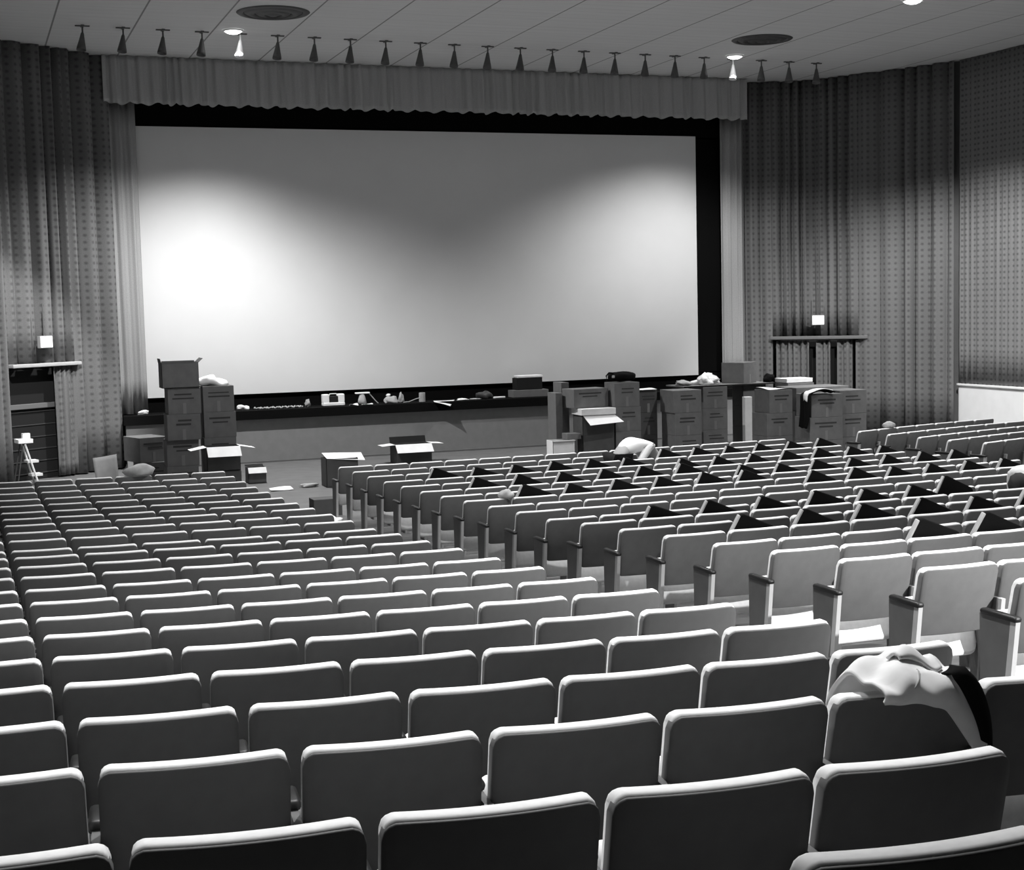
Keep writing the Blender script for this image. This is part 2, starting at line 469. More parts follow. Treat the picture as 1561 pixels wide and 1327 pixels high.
def bare_copy(p):
    r = p.copy(); COL.objects.link(r)
    for ch in p.children:
        if ch.name.split('.')[0] not in ('backrest', 'seat_cushion'): continue
        c = ch.copy(); COL.objects.link(c); c.parent = r
        for g in ch.children:
            d = g.copy(); COL.objects.link(d); d.parent = c
    return r
ORD = ['first', 'second', 'third', 'fourth', 'fifth', 'sixth', 'seventh', 'eighth', 'ninth', 'tenth', 'eleventh', 'twelfth', 'thirteenth', 'fourteenth',
       'fifteenth', 'sixteenth', 'seventeenth', 'eighteenth', 'nineteenth', 'twentieth', 'twenty-first', 'twenty-second', 'twenty-third', 'twenty-fourth']
ROWN = lambda k: ORD[22 - k]          # rows are counted from the stage
LO = [0, .0136, .0231, .0302, .0365, .0152, 0]
def lx(n): return .2647 + .55 * n + (LO[n] if 0 <= n <= 6 else 0)
def rx(k, n): return 5.156 + .5582 * n + (.115 * math.sin(PI * n / 14) if (22 - k) % 2 and 22 - k < 14 else 0)

# propped black pads, per row from the stage: seat numbers from the middle aisle
PADS = {2: range(8, 14), 3: range(1, 7), 4: range(7, 14), 5: range(1, 7), 6: range(7, 14), 7: range(1, 7), 8: range(7, 13), 11: range(1, 7), 13: range(1, 7), 15: (2, 3)}

for k in range(-1, 23):
    for n in range(-1, 6):
        if k == -1 and n not in (2,): continue
        if k == 0 and n not in (-1, 0, 1, 2, 3): continue
        if k == 1 and n > 5: continue
        if n == -1 and k > 13: continue
        lab = f'grey seat, {ORD[5 - n]} from the middle aisle, {ROWN(k)} row from the stage, left block'
        if k == -1: lab = 'nearest theatre seat, only its pale top edge showing at the bottom corner'
        if k == 1 and n == 4: lab = 'grey theatre seat with the pale jacket thrown over its back'
        make_seat(lx(n), lx(n + 1), k, 'L', lab, 'seats of the left block', False, n == 5, rest=(n == -1 and k >= 7))
NR = {0: 14, 1: 14, 2: 14, 3: 14, 4: 14, 5: 14, 6: 14, 7: 14, 8: 13, 9: 11, 10: 10, 11: 9, 12: 8, 13: 7, 14: 6, 15: 4, 16: 3, 17: 2, 18: 1}
for i, cnt in NR.items():
    k = 22 - i
    for n in range(cnt):
        lab = f'grey seat, {ORD[n]} from the middle aisle, {ROWN(k)} row from the stage, right block'
        make_seat(rx(k, n), rx(k, n + 1), k, 'R', lab, 'seats of the right block', n == 0, n == 13)

# wing block beyond the far aisle
WING_A = math.radians(13.2)
WN = {0: 7, 1: 7, 2: 6, 3: 4, 4: 3}
wy0 = [22.42, 21.53, 20.66, 19.86, 18.97]
for i, cnt in WN.items():
    k = 22 - i
    px, py = 14.72, wy0[i]
    for n in range(cnt):
        a = WING_A + .10 - .025 * n
        nx, ny = px + .533 * math.cos(a), py + .533 * math.sin(a)
        lab = f'grey seat, {ORD[n]} from the far aisle, {ROWN(k)} row from the stage, wing block'
        make_seat(px, nx, k, 'W', lab, 'seats of the wing block by the white wainscot', n == 0, n == cnt - 1, (py + ny) / 2, a, zt(k) - SEAT_H, rest=n > 0)
        px, py = nx, ny

# the seats that show least: the inner seats of the wing block and the slivers along the edge of the left block, as one object
def tree(o):
    yield o
    for c in o.children: yield from tree(c)
bm = bmesh.new(); slots = []
for root in REST:
    base = Matrix.LocRotScale(root.location, root.rotation_euler, None)
    stack = [(c, base) for c in root.children]
    while stack:
        c, mx = stack.pop(); m2 = mx @ Matrix.Translation(c.location)
        stack += [(g, m2) for g in c.children]
        mt = c.data.materials[0]
        if mt not in slots: slots.append(mt)
        nv, nf = len(bm.verts), len(bm.faces)
        bm.from_mesh(c.data); bm.verts.ensure_lookup_table(); bm.faces.ensure_lookup_table()
        for v in bm.verts[nv:]: v.co = m2 @ v.co
        for f in bm.faces[nf:]: f.material_index = slots.index(mt)
for root in REST:
    for o in list(tree(root)): bpy.data.objects.remove(o)
me = bpy.data.meshes.new('distant_seats'); bm.to_mesh(me); bm.free()
for mt in slots: me.materials.append(mt)
o = bpy.data.objects.new('distant_seats', me); COL.objects.link(o)
tag(o, 'remaining grey theatre seats, mostly the inner wing-block seats before the white wainscot', 'seats', kind='stuff')

# ------------------------------------------------------------------ black pads propped in the seats
def pad_proto():
    t = bpy.data.objects.new('loose_seat_pad', None); COL.objects.link(t); t.empty_display_size = .1
    obj('pad', slab(bmesh.new(), .43, -.335, 0, .034, .05, 0, 0, 0, nseg=8, rt=.010), 'pad', t, True)
    bm = bmesh.new(); box(bm, -.222, -.204, -.003, .037, -.325, -.022, .006); obj('edge_band', bm, 'metal', t, True)
    return t
PADP = []
def place_pad(x, y, z, rz, label, roll=22, tilt=13.5, group='black pads propped in the right block'):
    if not PADP: r = pad_proto(); PADP.append(r)
    else: r = copy_tree(PADP[0])
    r.matrix_world = Matrix.Translation((x, y, z)) @ Matrix.Rotation(rz, 4, 'Z') @ Matrix.Rotation(math.radians(tilt), 4, 'X') @ Matrix.Rotation(math.radians(roll), 4, 'Y')
    return tag(r, label, 'seat pad', group)
for i, ns in PADS.items():
    k = 22 - i
    for n in ns:
        xm = (rx(k, n) + rx(k, n + 1)) / 2
        rz = math.atan((yrow(k, xm + .2, 'R') - yrow(k, xm - .2, 'R')) / .4)
        jr = rnd.uniform(-2.0, 2.0); jx = rnd.uniform(-.012, .012); jz = rnd.uniform(-.014, .012)
        # top middle of the pad
        place_pad(xm + .055 + jx, yrow(k, xm, 'R') + .072, zt(k) + .058 + jz, rz, f'black pad propped askew, {ORD[n]} seat, {ROWN(k)} row from the stage, right block', 22 + jr)
k = 12
xm = rx(k, 8) + .27
place_pad(xm, yrow(k, xm, 'R') - .075, zt(k) + .07, 0, 'tallest black pad, standing up across the back of a seat in the right block', 25, 4)

# ------------------------------------------------------------------ cartons
def carton(x0, x1, y0, depth, z0, h, label, m='card', tape=True, prints=2, rz=0, side_tape=False, group='cardboard cartons', seed=0):
    cx, cy = (x0 + x1) / 2, y0 + depth / 2
    w = x1 - x0
    t = thing('carton', label, 'box', (cx, cy, z0), rz, group)
    obj('body', BX(-w / 2, w / 2, -depth / 2, depth / 2, 0.001, h - .001, .006), m, t)
    r = random.Random(seed + int(x0 * 100))
    if tape:
        tw = .028
        obj('packing_tape', BX(-tw, tw, -depth / 2 - .003, -depth / 2 + .002, .004, h * .42), 'tape', t)
    if prints:
        for q in range(prints):
            zz = h * (.72 - .15 * q); ww = w * r.uniform(.2, .36); x0_ = r.uniform(-.05, .05) * w
            obj('printed_line', BX(x0_ - ww, x0_ + ww, -depth / 2 - .0025, -depth / 2 + .002, zz, zz + r.uniform(.018, .035)), 'print', t)
    return t
def flap(par, name, pts, th, m):
    """a bent cardboard flap: pts = 4 corners, in the parent's space"""
    bm = bmesh.new(); a = [bm.verts.new(p) for p in pts]; n = (Vector(pts[1]) - Vector(pts[0])).cross(Vector(pts[3]) - Vector(pts[0])).normalized() * th
    b = [bm.verts.new(Vector(p) - n) for p in pts]
    bm.faces.new(a); bm.faces.new(b[::-1])
    for k in range(4): bm.faces.new((a[k], b[k], b[(k + 1) % 4], a[(k + 1) % 4]))
    bmesh.ops.recalc_face_normals(bm, faces=bm.faces)
    return obj(name, bm, m, par)
def open_carton(x0, x1, y0, depth, z0, h, label, m='card', flaps='flrb', rz=0, group='cardboard cartons', fl=.24, fdrop=.10, sdrop=.03, bup=.16):
    cx, cy = (x0 + x1) / 2, y0 + depth / 2; w = x1 - x0; d = depth
    t = thing('open_carton', label, 'box', (cx, cy, z0), rz, group)
    bm = bmesh.new(); th = .008
    box(bm, -w / 2, w / 2, -d / 2, d / 2, .002, .012)
    box(bm, -w / 2, w / 2, -d / 2, -d / 2 + th, .002, h); box(bm, -w / 2, w / 2, d / 2 - th, d / 2, .002, h)
    box(bm, -w / 2, -w / 2 + th, -d / 2, d / 2, .002, h); box(bm, w / 2 - th, w / 2, -d / 2, d / 2, .002, h)
    obj('body', bm, m, t)
    if 'f' in flaps: flap(t, 'front_flap', [(-w / 2, -d / 2, h), (-w / 2, -d / 2 - fl, h - fdrop), (w / 2, -d / 2 - fl, h - fdrop), (w / 2, -d / 2, h)], .005, 'cardin')
    if 'l' in flaps: flap(t, 'side_flap', [(-w / 2, d / 2, h), (-w / 2 - .27, d / 2 - .02, h - sdrop), (-w / 2 - .27, -d / 2 + .02, h - sdrop), (-w / 2, -d / 2, h)], .005, 'cardin')
    if 'r' in flaps: flap(t, 'side_flap', [(w / 2, -d / 2, h), (w / 2 + .27, -d / 2 + .02, h - sdrop), (w / 2 + .27, d / 2 - .02, h - sdrop), (w / 2, d / 2, h)], .005, 'cardin')
    if 'b' in flaps: flap(t, 'back_flap', [(-w / 2, d / 2, h), (w / 2, d / 2, h), (w / 2, d / 2 + .05, h + bup), (-w / 2, d / 2 + .05, h + bup)], .005, 'dark')
    return t
HB = .47
G1 = 'cartons stacked below the screen beside the pale stage drape'
D1 = .46
carton(3.30, 3.86, 27.05, D1, 0, HB, 'lowest carton of the five-high stack, mostly hidden by seats', group=G1, seed=1)
carton(3.31, 3.88, 27.05, D1, HB, HB, 'second carton from the floor in the five-high stack', group=G1, seed=2)
carton(3.33, 3.92, 27.0, D1, 2 * HB, HB, 'middle carton of the five-high stack, taped down its front', group=G1, seed=3)
carton(3.36, 3.94, 27.0, D1, 3 * HB, HB, 'second carton from the top of the five-high stack', group=G1, seed=4)
t = open_carton(3.27, 3.92, 26.98, D1, 4 * HB, .455, 'topmost carton of the five-high stack, its flaps turned up', 'card', '', group=G1)
flap(t, 'front_flap', [(-.325, -.232, .45), (-.325, -.24, .49), (.25, -.24, .49), (.25, -.232, .45)], .005, 'card')
flap(t, 'side_flap', [(.325, -.23, .45), (.40, -.25, .52), (.40, .2, .52), (.325, .23, .45)], .005, 'card2')
flap(t, 'side_flap', [(-.325, .23, .45), (-.34, .2, .53), (-.34, -.2, .53), (-.325, -.23, .45)], .005, 'card')
carton(4.0, 4.57, 27.2, D1, 0, HB, 'floor carton under the shorter stack behind the open white-flapped carton', group=G1, seed=5)
carton(4.0, 4.58, 27.2, D1, HB, HB, 'second carton of the shorter stack, just behind the open white-flapped carton', group=G1, seed=6)
carton(4.01, 4.59, 27.2, D1, 2 * HB, HB, 'third carton of the shorter stack beside the five-high stack', tape=False, group=G1, seed=7)
carton(4.01, 4.57, 27.2, D1, 3 * HB, HB, 'top carton of the shorter stack, with crumpled paper lying on it', group=G1, seed=8)
carton(2.86, 3.42, 28.5, .75, .43, HB, 'wide carton with a bright top beside the foot of the five-high stack', group=G1, seed=9, rz=.3)
carton(2.93, 3.46, 28.5, .7, 0, .43, 'carton on the floor under the wide bright-topped carton', group=G1, seed=10)
open_carton(3.85, 4.43, 25.95, .4, .45, .43, 'open carton with white flaps spread in front of the stacks', 'card2', 'flr', group=G1, fl=.17, fdrop=.16, sdrop=.05)
carton(3.84, 4.43, 25.9, .45, 0, .45, 'carton supporting the open white-flapped carton', 'card2', group=G1, seed=11)
open_carton(8.24, 9.02, 29.55, .42, 0, .40, 'open carton with white front flap on the floor before the stage', 'card2', 'flrb', fl=.17, fdrop=.16, sdrop=.02, bup=.13)
t = open_carton(6.03, 6.62, 26.3, .42, 0, .52, 'tall carton with a broad white flap at the front end of the right block', 'card2', '', fl=.3)
flap(t, 'top_flap', [(-.28, -.21, .53), (.42, -.25, .47), (.46, .2, .57), (-.28, .2, .6)], .006, 'cardin')
carton(4.97, 5.42, 22.62, .35, 0, .27, 'small dark carton standing in the middle aisle', 'card2', False, 0, rz=.0)
open_carton(4.86, 5.2, 27.7, .3, 0, .30, 'small pale open carton on the floor beside the stacked cartons', 'card', 'fb', fl=.08, bup=.03)

G2 = 'cartons piled below the stage on the jacket side'
carton(11.32, 11.47, 28.3, .45, 0, 1.40, 'narrow upright carton at the near end of the big pile, shorter of the pair', 'card', False, 0, group=G2)
carton(11.53, 11.70, 28.5, .45, 0, 1.60, 'taller narrow upright carton at the near end of the big pile', 'card', False, 0, group=G2)
t = open_carton(11.70, 12.40, 27.8, .5, 0, .95, 'tall carton with a broad white flap hanging open at its front', 'card2', '', group=G2)
flap(t, 'front_flap', [(-.34, -.25, .95), (-.27, -.47, .76), (.48, -.45, .80), (.35, -.25, .95)], .006, 'cardin')
carton(11.66, 12.42, 27.75, .55, .953, .13, 'shallow pale lid on the tall carton with the white flap', 'cardin', False, 0, group=G2)
carton(11.55, 12.36, 28.0, .5, 1.088, .39, 'pale carton lying on the shallow lid beside the upright cartons', 'card', False, 2, rz=.12, group=G2, seed=21)
open_carton(11.02, 11.50, 27.75, .35, 0, .47, 'small pale open carton with a dark inside at the near end of the pile', 'cardin', 'f', group=G2, fl=.05, fdrop=.0)
carton(11.36, 11.66, 27.8, .3, .475, .12, 'flat little grey box beside the small open carton', 'card', False, 0, group=G2)
for j, lab in enumerate(('floor carton of the stack with the black bag', 'lower middle carton of the stack with the black bag', 'carton directly under the black bag')):
    carton(12.46 - .02 * (j == 2), 13.03 - .02 * (j == 2), 27.86, .5, .08 + j * .5 if j else 0, .58 if j == 0 else .5, lab, group=G2, seed=30 + j)
for j, lab in enumerate(('floor carton of the three-high stack nearest the bending person', 'middle carton of the three-high stack nearest the bending person', 'top carton of the three-high stack nearest the bending person, top brightly lit')):
    carton(13.58 - .03 * (j == 2), 14.19, 27.4, .62, j * .465, .465, lab, group=G2, seed=40 + j)
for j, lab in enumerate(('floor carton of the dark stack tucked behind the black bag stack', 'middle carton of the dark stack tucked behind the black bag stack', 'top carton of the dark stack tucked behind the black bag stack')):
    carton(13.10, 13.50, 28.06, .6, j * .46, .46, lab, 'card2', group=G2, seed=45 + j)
for j, lab in enumerate(('floor carton of the stack under the flat board end', 'middle carton of the stack under the flat board end', 'top carton of the stack under the flat board end')):
    carton(14.70, 15.28, 28.3, .55, j * .46, .46, lab, group=G2, seed=50 + j)
bd = thing('flat_board', 'wide flat board laid over the cartons below the stage edge', 'board', (15.2, 28.75, 1.385), .02)
obj('board_top', BX(-.95, 1.25, -.42, .42, 0, .03, .004), 'card', bd)
obj('board_edge', BX(-.95, 1.25, -.428, -.42, 0, .028), 'dark', bd)
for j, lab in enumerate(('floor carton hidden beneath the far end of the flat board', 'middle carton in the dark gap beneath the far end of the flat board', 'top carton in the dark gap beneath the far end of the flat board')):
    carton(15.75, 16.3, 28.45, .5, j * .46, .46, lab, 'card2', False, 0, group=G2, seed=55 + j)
carton(15.55, 16.10, 28.5, .55, 1.417, .45, 'single carton with bright top standing on the flat board', rz=.55, prints=0, group=G2, seed=60)
carton(15.26, 15.43, 27.5, .12, 0, 1.19, 'narrow pale upright carton standing in the dark gap of the pile', 'cardin', False, 0, group=G2)
for j, lab in enumerate(('floor carton of the stack left of the draped black jacket', 'middle carton of the stack left of the draped black jacket', 'top carton of the stack left of the draped black jacket, papers on it')):
    carton(15.03 + .06 * (j == 2), 15.62, 26.2, .6, j * .463, .463, lab, group=G2, seed=65 + j)
for j, lab in enumerate(('floor carton of the stack with the draped black jacket', 'middle carton of the stack with the draped black jacket', 'top carton under the draped black jacket')):
    carton(15.31 + .03 * (j == 2), 16.03, 25.0, .6, j * .45, .45, lab, rz=-.04, group=G2, seed=70 + j)
for j, lab in enumerate(('floor carton of the stack at the wing-block end of the pile', 'middle carton of the stack at the wing-block end of the pile', 'top carton of the stack at the wing-block end of the pile')):
    carton(16.12 - .03 * (j == 2), 16.70, 25.2, .62, j * .463, .463, lab, group=G2, seed=75 + j)
for j, lab in enumerate(('floor carton behind the jacket stacks, hidden but for its neighbours', 'middle carton behind the jacket stacks', 'top carton behind the jacket stacks with a bright flat top')):
    if j == 2: carton(15.95, 17.2, 26.6, .8, j * .463, .463, lab, prints=0, group=G2, seed=80)
carton(16.0, 17.15, 26.62, .75, 0, .92, 'large carton carrying the bright flat-topped one behind the jacket stacks', prints=0, group=G2)
carton(16.56, 17.2, 28.0, .5, 1.41, .09, 'flat lid resting above the pile below the dark exit header', 'cardin', False, 0, group=G2)
carton(16.56, 17.2, 27.95, .55, 0, 1.40, 'tall carton beneath the flat lid at the back of the pile', prints=0, group=G2)

# ------------------------------------------------------------------ small things on the stage edge and the piles
ST = 1.126
def lump(name, label, cat, c, r, m, seed=0, amp=.35, group=None, sub=3, flat=.0):
    """crumpled soft thing: a subdivided ball pushed about by layered sines, flattened at its base"""
    bm = bmesh.new(); bmesh.ops.create_icosphere(bm, subdivisions=sub, radius=1)
    q = random.Random(seed); K = [(Vector((q.uniform(-1, 1), q.uniform(-1, 1), q.uniform(-1, 1))) * f, q.uniform(0, 6), a) for f, a in ((2.2, .5), (3.6, .4), (5.5, .3), (9, .16))]
    for v in bm.verts:
        d = v.co.normalized(); s = 1 + amp * sum(a * math.sin(kv.dot(d) * 1.6 + ph) for kv, ph, a in K)
        p = d * s; p.z = max(p.z, -.55)
        v.co = Vector((p.x * r[0], p.y * r[1], (p.z + .55) * r[2] / 1.55))
    o = obj(name, bm, m, None, True, c)
    return tag(o, label, cat, group)
def sheet(name, label, cat, pts, m='paper', seed=0, amp=.012, group=None, n=8):
    """a slightly curled sheet of paper between four corners"""
    q = random.Random(seed); bm = bmesh.new(); P = [Vector(p) for p in pts]; g = []
    f1, f2 = q.uniform(0, 6), q.uniform(0, 6)
    for i in range(n + 1):
        row = []
        for j in range(n + 1):
            u, v = i / n, j / n
            p = P[0] * (1 - u) * (1 - v) + P[1] * u * (1 - v) + P[2] * u * v + P[3] * (1 - u) * v
            p.z += amp * (math.sin(3.5 * u + f1) * math.cos(3 * v + f2) + 1)
            row.append(bm.verts.new(p))
        g.append(row)
    for i in range(n):
        for j in range(n): bm.faces.new((g[i][j], g[i + 1][j], g[i + 1][j + 1], g[i][j + 1]))
    o = obj(name, bm, m, None, True); s = o.modifiers.new('thickness', 'SOLIDIFY'); s.thickness = .003
    return tag(o, label, cat, group)

G3 = 'odds and ends on the black stage edge'
lump('crumpled_paper', 'crumpled white paper on the stage edge under the pale drape', 'paper', (3.43, 31.72, ST), (.13, .08, .09), 'white', 1, group=G3)
lump('paper_bag', 'small white bag on the stage edge next to the carton stacks', 'bag', (5.5, 31.72, ST), (.14, .09, .10), 'white', 2, group=G3)
bm = bmesh.new()
cp = []
for i in range(60):
    x = 5.75 + 1.05 * i / 59; cp.append((x, 31.70 + .05 * math.sin(i * .9), ST + .022 + .014 * math.sin(i * 1.7)))
tag(obj('cable', tube(bm, cp, .02, 6), 'greycloth', None, True), 'pale cable lying along the stage edge', 'cable', G3)
lump('cloth_bundle', 'small pale cloth bundle standing at the end of the cable', 'bundle', (6.9, 31.72, ST), (.06, .06, .16), 'greycloth', 3, group=G3)
t = thing('table_radio', 'white boxy radio with two pale ends on the stage edge', 'radio', (7.49, 31.78, ST), 0, G3)
obj('case', BX(-.21, .21, -.06, .09, .075, .21, .012), 'dark', t)
obj('speaker', BX(-.24, -.10, -.075, .10, .075, .255, .015), 'white', t); obj('speaker', BX(.10, .24, -.075, .10, .075, .255, .015), 'white', t)
obj('stand', BX(-.24, .24, -.10, .10, 0, .075, .015), 'white', t); obj('handle', tube(bmesh.new(), [(-.1, 0, .2), (-.07, 0, .26), (.07, 0, .26), (.1, 0, .2)], .012), 'white', t)
t = thing('lamp_head', 'dark work lamp with a white top bar between the radio and the pale bag', 'lamp', (8.13, 31.75, ST), 0, G3)
obj('body', lathe(bmesh.new(), [(.03, 0), (.10, .02), (.085, .12), (.06, .2), (.03, .235)], 16, None, (True, True)), 'greycloth', t, True)
obj('top_bar', BX(-.15, .17, -.05, .05, .235, .268, .01), 'white', t)
obj('arm', tube(bmesh.new(), [(.15, 0, .25), (.22, 0, .17), (.30, 0, .07), (.36, 0, .012)], .013), 'greycloth', t)
sheet('paper_scrap', 'white scrap of paper in front of the radio', 'paper', [(7.80, 31.5, ST), (7.98, 31.48, ST), (8.02, 31.75, ST), (7.84, 31.76, ST)], seed=4, group=G3, amp=.02)
sheet('paper_scrap', 'white scrap of paper at the foot of the dark work lamp', 'paper', [(8.05, 31.44, ST), (8.3, 31.44, ST), (8.3, 31.62, ST), (8.08, 31.62, ST)], seed=5, group=G3, amp=.02)
lump('paper_bag', 'pale crushed bag on the stage edge past the dark work lamp', 'bag', (8.78, 31.72, ST), (.17, .1, .14), 'greycloth', 6, group=G3)
lump('paper_ball', 'white paper ball on top of the pale crushed bag', 'paper', (8.74, 31.78, ST + .152), (.045, .045, .06), 'white', 7, group=G3, sub=2)
lump('cloth_bundle', 'small grey cloth heap beside the pale crushed bag', 'bundle', (9.03, 31.78, ST), (.06, .06, .19), 'greycloth', 8, group=G3)
tag(obj('wire', tube(bmesh.new(), [(9.02, 31.6, ST + .012), (9.15, 31.6, ST + .02), (9.3, 31.62, ST + .07), (9.42, 31.62, ST + .10)], .011, 6), 'greycloth', None, True), 'thin bent wire rising towards the upright paper roll', 'wire', G3)
t = thing('paper_roll', 'short upright pale roll beside the drooping white sheet', 'roll', (9.5, 31.74, ST), 0, G3)
obj('roll', lathe(bmesh.new(), [(.07, 0), (.07, .2), (.05, .205), (.02, .2)], 16, None, (True, True)), 'greycloth', t); obj('core', lathe(bmesh.new(), [(.021, .19), (.021, .212), (.012, .212)], 10, None, (False, True)), 'card', t)
sh = sheet('paper_sheet', 'large white sheet of paper drooping over the black stage edge', 'paper', [(9.66, 31.33, ST), (10.0, 31.26, ST - .105), (10.26, 31.75, ST + .0), (9.75, 31.72, ST)], seed=9, amp=.010, group=G3, n=12)
lump('rag', 'white strip of rag just past the drooping sheet', 'rag', (10.40, 31.6, ST), (.12, .05, .04), 'white', 10, group=G3)
lump('rag', 'grey crumpled strip of rag before the dark bag', 'rag', (10.69, 31.62, ST), (.13, .05, .035), 'greycloth', 11, group=G3)
lump('cloth_bundle', 'dark rounded bundle on the stage edge with white tips', 'bundle', (10.98, 31.75, ST), (.17, .12, .16), 'vent', 12, group=G3)
tag(obj('paper_tube', tube(bmesh.new(), [(11.14, 31.62, ST + .024), (11.42, 31.64, ST + .024)], .024, 10), 'white', None, True), 'thin white tube between the dark bundle and the pale crate', 'tube', G3)
carton(11.62, 12.48, 31.62, .35, ST, .165, 'low pale crate on the stage edge under a dark case', 'card', False, 0, group=G3)
t = thing('carrying_case', 'dark case with a white lid on top of the low pale crate', 'case', (12.05, 31.85, ST + .167), 0, G3)
obj('case_body', BX(-.31, .31, -.16, .16, 0, .27, .012), 'dark', t); obj('lid', BX(-.27, .32, -.17, .17, .27, .325, .012), 'white', t)
lump('crumpled_paper', 'crumpled pale paper heap on the shorter carton stack', 'paper', (4.22, 27.38, 4 * HB + .002), (.20, .14, .17), 'white', 14, .5)
# black bag and cloth heaps on the right pile
t = thing('duffel_bag', 'black duffel bag lying on a carton stack below the screen', 'bag', (12.72, 28.1, 1.60))
bm = bmesh.new(); bmesh.ops.create_uvsphere(bm, u_segments=24, v_segments=14, radius=1)
for v in bm.verts:
    p = v.co; v.co = Vector((math.copysign(abs(p.x) ** .7, p.x) * .30, math.copysign(abs(p.y) ** .8, p.y) * .17, (math.copysign(abs(p.z) ** .75, p.z) + 1) * .095 + .012 * math.sin(9 * p.x + 4 * p.y)))
obj('bag_body', bm, 'pad', t, True)
obj('handle', tube(bmesh.new(), [(-.36, -.05, .02), (-.37, -.05, .12), (-.31, -.05, .18), (-.2, -.05, .17)], .018), 'pad', t); obj('buckle', BX(-.30, -.24, -.19, -.17, .08, .13, .008), 'metal', t)
lump('crumpled_cloth', 'heap of white cloth on the flat board', 'cloth', (15.02, 28.70, 1.417), (.30, .22, .20), 'white', 15, .5)
lump('crumpled_cloth', 'flat grey cloth trailing off the white heap on the board', 'cloth', (14.40, 28.7, 1.417), (.14, .18, .09), 'greycloth', 16, .5)
lump('cloth_bundle', 'black bundle beside the single carton on the flat board', 'bundle', (16.40, 28.50, 1.417), (.10, .14, .19), 'pad', 17, .3)
sheet('paper_sheet', 'white papers spread over the top carton beside the black jacket', 'paper', [(15.08, 26.22, 1.393), (15.6, 26.22, 1.393), (15.58, 26.78, 1.393), (15.1, 26.75, 1.393)], seed=18, amp=.022)
sheet('paper_sheet', 'pale paper lying on the front stack with the tall narrow carton', 'paper', [(13.1, 28.02, 1.383), (13.48, 28.02, 1.383), (13.46, 28.5, 1.383), (13.1, 28.48, 1.383)], seed=19, amp=.02)
sheet('paper_sheet', 'white paper lying in the middle aisle near the stage', 'paper', [(5.0, 26.25, .004), (5.42, 26.3, .004), (5.45, 26.75, .004), (5.05, 26.7, .004)], seed=20, amp=.015)
lump('crumpled_paper', 'grey crumpled paper beside the tall white-flapped carton in the aisle', 'paper', (5.75, 26.6, .002), (.16, .1, .07), 'greycloth', 21)
lump('crumpled_paper', 'white papers heaped at the front end of the middle aisle seats', 'paper', (5.02, 21.6, floor_z(21.6)), (.13, .16, .12), 'white', 22)
# black jacket with pale lining over a carton edge
def draped(name, label, cat, f, nu, nv, m, th=.012, par=None):
    bm = bmesh.new(); g = [[bm.verts.new(f(i / nu, j / nv)) for j in range(nv + 1)] for i in range(nu + 1)]
    for i in range(nu):
        for j in range(nv): bm.faces.new((g[i][j], g[i + 1][j], g[i + 1][j + 1], g[i][j + 1]))
    bmesh.ops.recalc_face_normals(bm, faces=bm.faces)
    o = obj(name, bm, m, par, True); s = o.modifiers.new('thickness', 'SOLIDIFY'); s.thickness = th; s.offset = 1
    if label: tag(o, label, cat)
    return o
jt = thing('black_jacket', 'black jacket with pale lining hung over the corner of a top carton', 'jacket', (15.34, 25.2, 1.352))
def fj(u, v):
    # u along the garment from the top of the carton over its left side and down, v across
    s = u * 1.15; w = (v - .5) * .36
    if s < .45: x, z = .45 - s, .02 + .05 * math.sin(PI * s / .45)
    else:
        a = min((s - .45) / .10, 1) * PI / 2
        x, z = -.02 - .07 * math.sin(a) - .1 * max(0, s - .55), .02 - .07 * (1 - math.cos(a)) - max(0, s - .55) * .98
    return Vector((x + .015 * math.sin(9 * v + 3 * u), -.12 + w * (1 - .25 * u) + .03 * math.sin(6 * u), z + .015 * math.sin(11 * v + 4 * u)))
draped('jacket_shell', None, None, fj, 30, 12, 'pad', .02, jt)
def fl_(u, v):
    s = .02 + u * .62; p = fj(s / 1.15, .15 + .42 * v); p.z += .035 * math.sin(PI * v) + .012; p.x -= .03 * u; return p
draped('lining', None, None, fl_, 18, 6, 'white', .012, jt)

# ------------------------------------------------------------------ pale jacket over a near seat
k = 1; xm = (lx(4) + lx(5)) / 2
t = thing('folded_jacket', 'pale jacket with dark lining thrown over a near seat back', 'jacket', (xm, yrow(k, xm, 'L'), zt(k)))
def fjk(u, v):
    # u across the seat, v from the front, over the top, down the back
    x = -.165 + .375 * u
    hump = .088 * math.sin(PI * min(1, .06 + u * .97)) ** .8 * (.80 + .22 * math.sin(5.2 * u + .6)) + .010 * math.sin(17 * u + 3 * v)
    hang = .012 + .055 * u + .22 * max(0, (u - .50) / .50) ** 1.7          # how far the cloth falls behind the back
    if v < .3:
        a = v / .3; y = .21 - .115 * a; z = -.10 + (.10 + hump) * a ** .6
    elif v < .55:
        a = (v - .3) / .25; y = .095 - .14 * a; z = hump * (1 - .35 * a ** 2) + .010 * math.sin(9 * u + 7 * a)
    else:
        a = (v - .55) / .45; y = -.045 - .06 * math.sin(min(1, a * 1.4) * PI / 2) + .03 * a; z = hump * .65 * (1 - a) - hang * a ** 1.15
    y += .010 * math.sin(13 * u + 5 * v) - .03 * (1 - (2 * x / .52) ** 2) * .6
    z += .008 * math.sin(21 * u - 6 * v) * (.3 + .7 * math.sin(PI * v))
    return Vector((x, y - (.010 if v > .5 else 0), z + .018))
body = draped('jacket_body', None, None, fjk, 44, 40, 'beige', .014, t)
def fcol(u, v):
    p = fjk(.30 + .42 * u, .37 + .12 * v); p.z += .018 + .012 * math.sin(PI * v); return p
draped('collar', None, None, fcol, 16, 6, 'beige', .010, t)
def seam(u0, u1, v0, v1, off=.014):
    return [fjk(u0 + (u1 - u0) * i / 14, v0 + (v1 - v0) * i / 14) + Vector((0, -off * .8, off * .8)) for i in range(15)]
